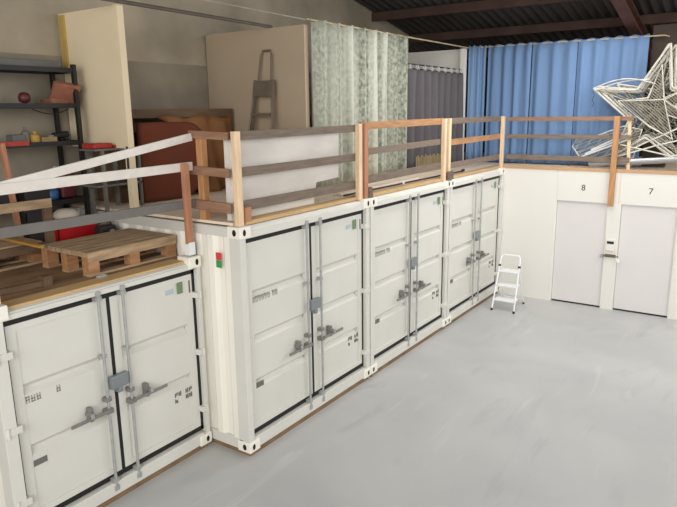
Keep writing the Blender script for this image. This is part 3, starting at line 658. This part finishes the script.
# ------------------------------------------------------------ pile of star-shaped light frames
OUT = [(-1.461, 3.897), (-2.163, 3.86), (-2.614, 4.596), (-2.696, 3.878), (-3.384, 3.733), (-2.993, 3.389), (-2.995, 2.601), (-2.356, 3.072), (-1.851, 2.734), (-2.078, 3.359)]
INN = [(-1.884, 3.683), (-2.354, 3.723), (-2.519, 4.251), (-2.598, 3.718), (-3.06, 3.928), (-2.774, 3.585), (-3.153, 3.277), (-2.668, 3.44), (-2.78, 3.047), (-2.41, 3.259)]
SC = Vector((-2.45, 3.52))
def inpoly(p, poly):
    c = False; n = len(poly)
    for i in range(n):
        (x1, y1), (x2, y2) = poly[i], poly[(i+1) % n]
        if (y1 > p[1]) != (y2 > p[1]) and p[0] < (x2-x1)*(p[1]-y1)/(y2-y1)+x1: c = not c
    return c
def fill_lines(poly, ang, step):
    d = Vector((math.cos(ang), math.sin(ang))); n = Vector((-d.y, d.x)); segs = []
    for i in range(-40, 41):
        o = SC+n*(i*step); cur = None
        for k in range(-120, 121):
            p = o+d*(k*.015)
            if inpoly(p, poly):
                if cur is None: cur = p.copy()
                last = p.copy()
            elif cur is not None:
                if (last-cur).length > .05: segs.append((cur, last))
                cur = None
    return segs
def xf(poly, rot, sc, dy, dz):
    out = []
    for p in poly:
        v = Vector(p)-SC; c, s_ = math.cos(rot), math.sin(rot)
        out.append((SC.x+(v.x*c-v.y*s_)*sc+dy, SC.y+(v.x*s_+v.y*c)*sc+dz))
    return out
def star(label, x, rot, sc, dy, dz, inner=False, tiltx=0, dense=.16, ang=.6):
    poly = xf(OUT, rot, sc, dy, dz); t = thing('star_light_frame', label, 'star decoration', (x, SC.x+dy, 2.6), 'star light frames piled above door 7')
    X = lambda p: x+tiltx*(p[1]-2.6)
    for dx, shr in ((0, 1), (.06, .90)):
        pp = [((Vector(p)-SC-Vector((dy, dz)))*shr+SC+Vector((dy, dz))) for p in poly]
        MB().tube([p3 for i in range(10) for p3 in [(X(pp[i])+dx, pp[i].x+(pp[(i+1) % 10].x-pp[i].x)*k, pp[i].y+(pp[(i+1) % 10].y-pp[i].y)*k) for k in (.02, .5, .98)]], .017, 6, True).build('outline_tube', 'tube', t)
    b = MB()
    for p in poly[::2]: b.tube([(X(p)+.03, p[0], p[1]), (x+.03, SC.x+dy, SC.y+dz)], .009, 5)
    for i in range(10):
        p = Vector(poly[i]); q_ = Vector(poly[(i+1) % 10]); cc = SC+Vector((dy, dz))
        for k in (.2, .5, .8):
            r_ = p.lerp(q_, k); r3 = cc+(r_-cc)*.9; b.tube([(X(r_), r_.x, r_.y), (X(r_)+.07, r3.x, r3.y)], .006, 4)
    b.build('brace', 'wire', t)
    b = MB()
    for (a, c_) in fill_lines(poly, ang, dense): b.tube([(X(a)+.05, a.x, a.y), (X(c_)+.05, c_.x, c_.y)], .0075, 4)
    b.build('cable_netting', 'garland', t)
    if inner:
        s_ = MB().tube([(x-.05, p[0], p[1]) for p in INN], .017, 6, True).build('inner_star', 'tube', t)
        b = MB()
        for (a, c_) in fill_lines(INN, .72, .036): b.tube([(x-.045, a.x, a.y), (x-.045, c_.x, c_.y)], .0095, 4)
        b.build('wire_fill', 'wire_grey', s_)
        b = MB()
        for p in INN[::2]: b.tube([(x-.055, p[0], p[1]), (x-.055, SC.x-.15, SC.y+.17)], .010, 5)
        b.build('rib', 'tube', s_)
    return t
star('large star frame in front with a wire filled small star inside', .20, 0, 1, 0, 0, True)
star('star frame directly behind the front one, tilted slightly', .29, .05, 1.0, -.02, -.01, dense=.11, ang=2.2)
star('third star frame in the pile, turned further clockwise', .38, -.07, .98, -.03, .02, dense=.1, ang=.2)
star('rearmost star frame in the pile, half hidden by the others', .46, .13, .95, -.22, -.02, dense=.09, ang=1.1)
for (y0, z0, y1, z1, bow, x, l) in ((-1.50, 3.86, -2.35, 4.02, .10, .16, 'curved white light tube rising from the left tip of the stars'), (-1.47, 3.90, -2.45, 3.95, .20, .13, 'upper curved light tube arching over the left arm of the stars')):
    tag(MB().tube([(x, y0+(y1-y0)*k/10, z0+(z1-z0)*k/10+bow*math.sin(math.pi*k/10)*.6) for k in range(11)], .010, 6).build('curved_tube', 'tube'), l, 'tube', 'curved tubes leaning on the stars')
# flat netted wing frame at the lower left of the pile
WG = [(-1.169, 2.896), (-1.231, 3.023), (-1.6, 3.10), (-2.006, 3.257), (-2.3, 3.2), (-2.2, 2.72), (-1.936, 2.66), (-1.342, 2.66)]
wg = thing('netted_frame', 'flat netted light frame leaning at the left foot of the star pile', 'light decoration', (.24, -1.6, 2.55))
MB().tube([(.19, p[0], p[1]) for p in WG], .014, 6, True).build('outline_tube', 'tube', wg)
b = MB()
SCs = SC; SC = Vector((-1.7, 2.9))
for (a, c_) in fill_lines(WG, 2.75, .045)+fill_lines(WG, 2.2, .12): b.tube([(.20+random.uniform(-.02, .02), a.x, a.y+random.uniform(-.015, .015)), (.20+random.uniform(-.02, .02), c_.x, c_.y+random.uniform(-.015, .015))], random.choice((.006, .008, .012)), 4)
b.build('netting', 'wire', wg)
b = MB()
for k in range(3): b.tube([(.165, -1.30-.1*k, 2.70+.07*k), (.165, -2.15, 3.05+.06*k)], .016, 6)
b.build('inner_tube', 'stool', wg)
SC = SCs
at = thing('aluminium_tube', 'thick aluminium tube lying along the wall top under the stars', 'tube', (.15, -2.3, 2.58))
MB().tube([(.095, -1.5, 2.60), (.095, -3.6, 2.78)], .055, 14).build('pipe', 'alu', at)
for k, (y0, z0, y1, z1, x) in enumerate(((-1.9, 2.72, -3.2, 3.12, .06), (-2.0, 2.95, -3.3, 2.62, .06), (-1.75, 2.62, -2.9, 3.25, .15), (-2.1, 2.58, -3.3, 2.88, .1))):
    tag(MB().tube([(x, y0, z0), (x+.02, (y0+y1)/2, (z0+z1)/2+.02), (x, y1, z1)], .013, 6).build('loose_tube', 'tube'), 'loose white light tube crossing the foot of the star pile', 'tube', 'loose tubes at the foot of the star pile')
tag(MB().tube([(.02, -1.15, 2.57), (.1, -1.3, 2.585), (.05, -1.5, 2.575), (.13, -1.62, 2.6)], .016, 6).build('rusty_scrap', 'purlin'), 'brown rusty twisted scrap on the wall top left of the aluminium tube', 'scrap')
lw = MB().tube([(.27, -1.45+.02*math.cos(k*.9), 3.86-.035*k*.6+.015*math.sin(k*1.7)) for k in range(14)], .005, 5)
tag(lw.build('cable', 'darkblue'), 'dark cable dangling from the left tip of the front star', 'cable')
